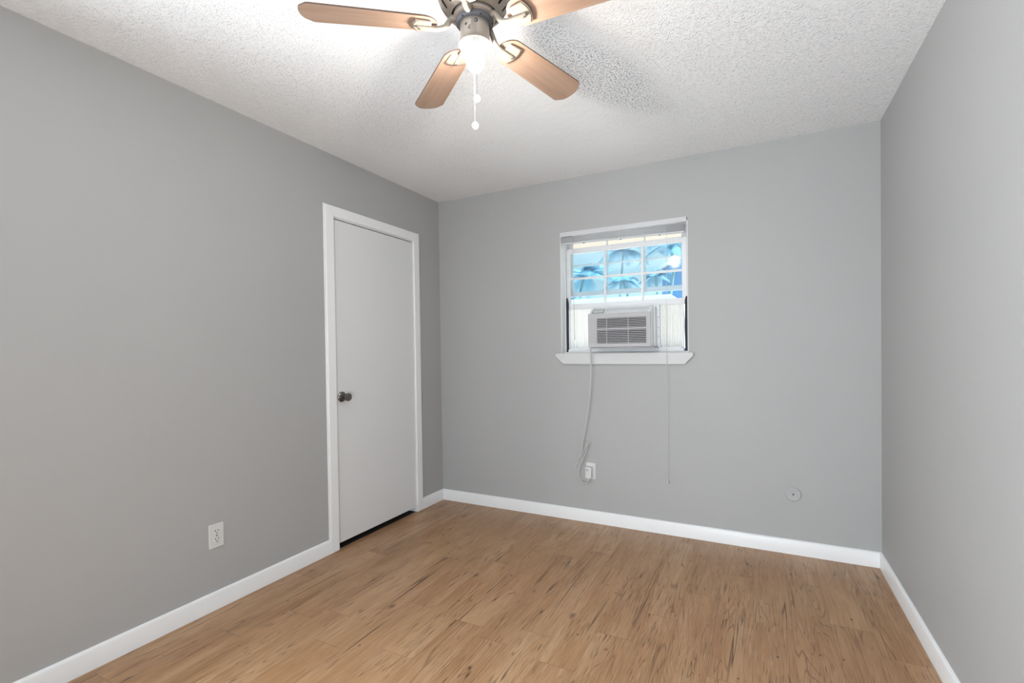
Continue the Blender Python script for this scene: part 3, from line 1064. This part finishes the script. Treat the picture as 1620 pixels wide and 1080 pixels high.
# ------------------------------------------------------------------ outdoors seen through the window
M_GROUND = plain('pale_gravel', (.74, .73, .70), .9, vary=.15, scale=5)
M_SOFFIT = plain('cream_soffit_paint', (.52, .475, .43), .7, vary=.03, scale=3)
M_HOUSE = plain('blue_stucco', (.10, .27, .52), .8, vary=.06, scale=2)
M_FASCIA = plain('white_fascia', (.8, .8, .8), .6)
M_ROOFW = plain('white_metal_roof', (.80, .82, .82), .5, vary=.03)
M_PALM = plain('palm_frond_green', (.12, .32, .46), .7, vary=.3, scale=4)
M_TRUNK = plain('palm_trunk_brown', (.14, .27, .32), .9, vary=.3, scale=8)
struct(MB().box((-30, WT + .01, -.35), (30, 40, -.25)), 'ground_outside', M_GROUND, smooth=False)
sf = MB().box((-1.2, WT, 2.115), (4.2, .86, 2.14)).box((-1.2, .86, 2.10), (4.2, .89, 2.2))
struct(sf, 'trim_1', M_SOFFIT, 'cream roof soffit outside above the window', smooth=False)

nh = tag(empty('neighbour_house', (3.0, 9, -.25)), 'blue gabled house seen through the right window panes', 'house')
hx0 = px(1047.5, 440, 1, 9.0).x
p1 = px(1047.5, 427.5, 1, 9.0)
p2 = px(1077.5, 410, 1, 9.0)
sl_ = (p2.z - p1.z) / (p2.x - p1.x)
apx = hx0 + 2.6
MB().prism([(hx0, 9, -.25), (hx0 + 5.2, 9, -.25), (hx0 + 5.2, 9, p1.z), (apx, 9, p1.z + sl_ * 2.6), (hx0, 9, p1.z)], (0, 7, 0)).build('gable_wall', M_HOUSE, nh, smooth=False)
rf = MB()
for s_ in (1, -1):
    e0 = Vector((apx - s_ * 2.75, 8.85, p1.z - sl_ * .15 + .03))
    e1 = Vector((apx, 8.85, p1.z + sl_ * 2.6 + .03))
    rf.prism([e0, e1, e1 + Vector((0, 0, .07)), e0 + Vector((0, 0, .07))], (0, 7.3, 0))
rf.build('roof', M_ROOFW, nh, smooth=False)

# low white roofed carport in front of it
ra, rb_, rc = px(880, 473, 1, 3.5), px(1060, 465, 1, 3.5), px(1072, 472.5, 1, 3.5)
cp = tag(empty('carport', (ra.x, 3.5, -.25)), 'low carport with flat white roof beyond the window', 'carport')
x0_, x1_ = ra.x - 2.2, rb_.x
MB().prism([(x0_, 3.5, ra.z), (x1_, 3.5, rb_.z), (x1_ + .10, 3.5, rc.z - .02), (x1_ + .17, 3.5, rc.z - .16), (x0_, 3.5, ra.z - .16)], (0, 2.2, 0)).build('roof', M_ROOFW, cp, smooth=False)
for (xx, yy) in ((x0_ + .1, 3.6), (x1_ - .1, 3.6), (x0_ + .1, 5.6), (x1_ - .1, 5.6)):
    MB().box((xx - .04, yy - .04, -.25), (xx + .04, yy + .04, ra.z - .12)).build('post', M_FASCIA, cp)


def palm(px_, py_, yd, size, label, seed):
    rnd = random.Random(seed)
    top = px(px_, py_, 1, yd)
    root = tag(empty('palm_tree', (top.x, yd, -.25)), label, 'palm tree', 'palm trees beyond the window')
    n = 9
    pts = [(top.x + .12 * math.sin(i * .5 + seed), yd, -.25 + (top.z + .25) * i / n) for i in range(n + 1)]
    pts[-1] = (top.x, yd, top.z)
    MB().tube(pts, [.045 - .018 * i / n for i in range(n + 1)], 10).build('trunk', M_TRUNK, root)
    NF = 15
    for k in range(NF):
        a = 2 * PI * k / NF + rnd.uniform(-.2, .2)
        el = rnd.uniform(.1, 1.1)
        Lf = size * rnd.uniform(.8, 1.1)
        m = MB()
        spine = []
        for i in range(11):
            u = i / 10
            r_ = Lf * u * math.cos(el * (1 - u * .4))
            z_ = Lf * (u * math.sin(el) - u * u * .75)
            spine.append(Vector((top.x + r_ * math.cos(a), yd + r_ * math.sin(a), top.z + z_)))
        m.tube(spine, [.012 * (1 - .8 * i / 10) for i in range(11)], 5)
        side = Vector((-math.sin(a), math.cos(a), 0))
        for i in range(1, 40):
            u = i / 40
            j = min(9, int(u * 10))
            p = spine[j].lerp(spine[j + 1], u * 10 - j)
            fwd = (spine[j + 1] - spine[j]).normalized()
            ll = size * .34 * math.sin(PI * (.12 + .86 * u))
            for s2 in (1, -1):
                q1 = p + side * s2 * ll * .8 + fwd * ll * .5 - Vector((0, 0, ll * .35))
                wv = fwd * .012 * size
                up_ = Vector((0, 0, .004))
                m.prism([p - wv, p + wv, q1], up_)
        m.build('frond', M_PALM, root, smooth=False)
    return root


palm(926, 436, 6.3, .70, 'palm behind the lower left panes of the window', 1)
palm(986, 398, 11.0, 1.0, 'tall palm behind the top middle pane of the window', 2)
palm(1060, 388, 6.4, .62, 'tall palm behind the top right pane of the window', 3)
palm(985, 444, 9.0, .62, 'low palm behind the bottom middle pane of the window', 4)
palm(1036, 436, 8.6, .50, 'low palm beside the blue house wall', 5)
palm(906, 476, 5.9, .30, 'short palm peeping over the white carport roof', 6)
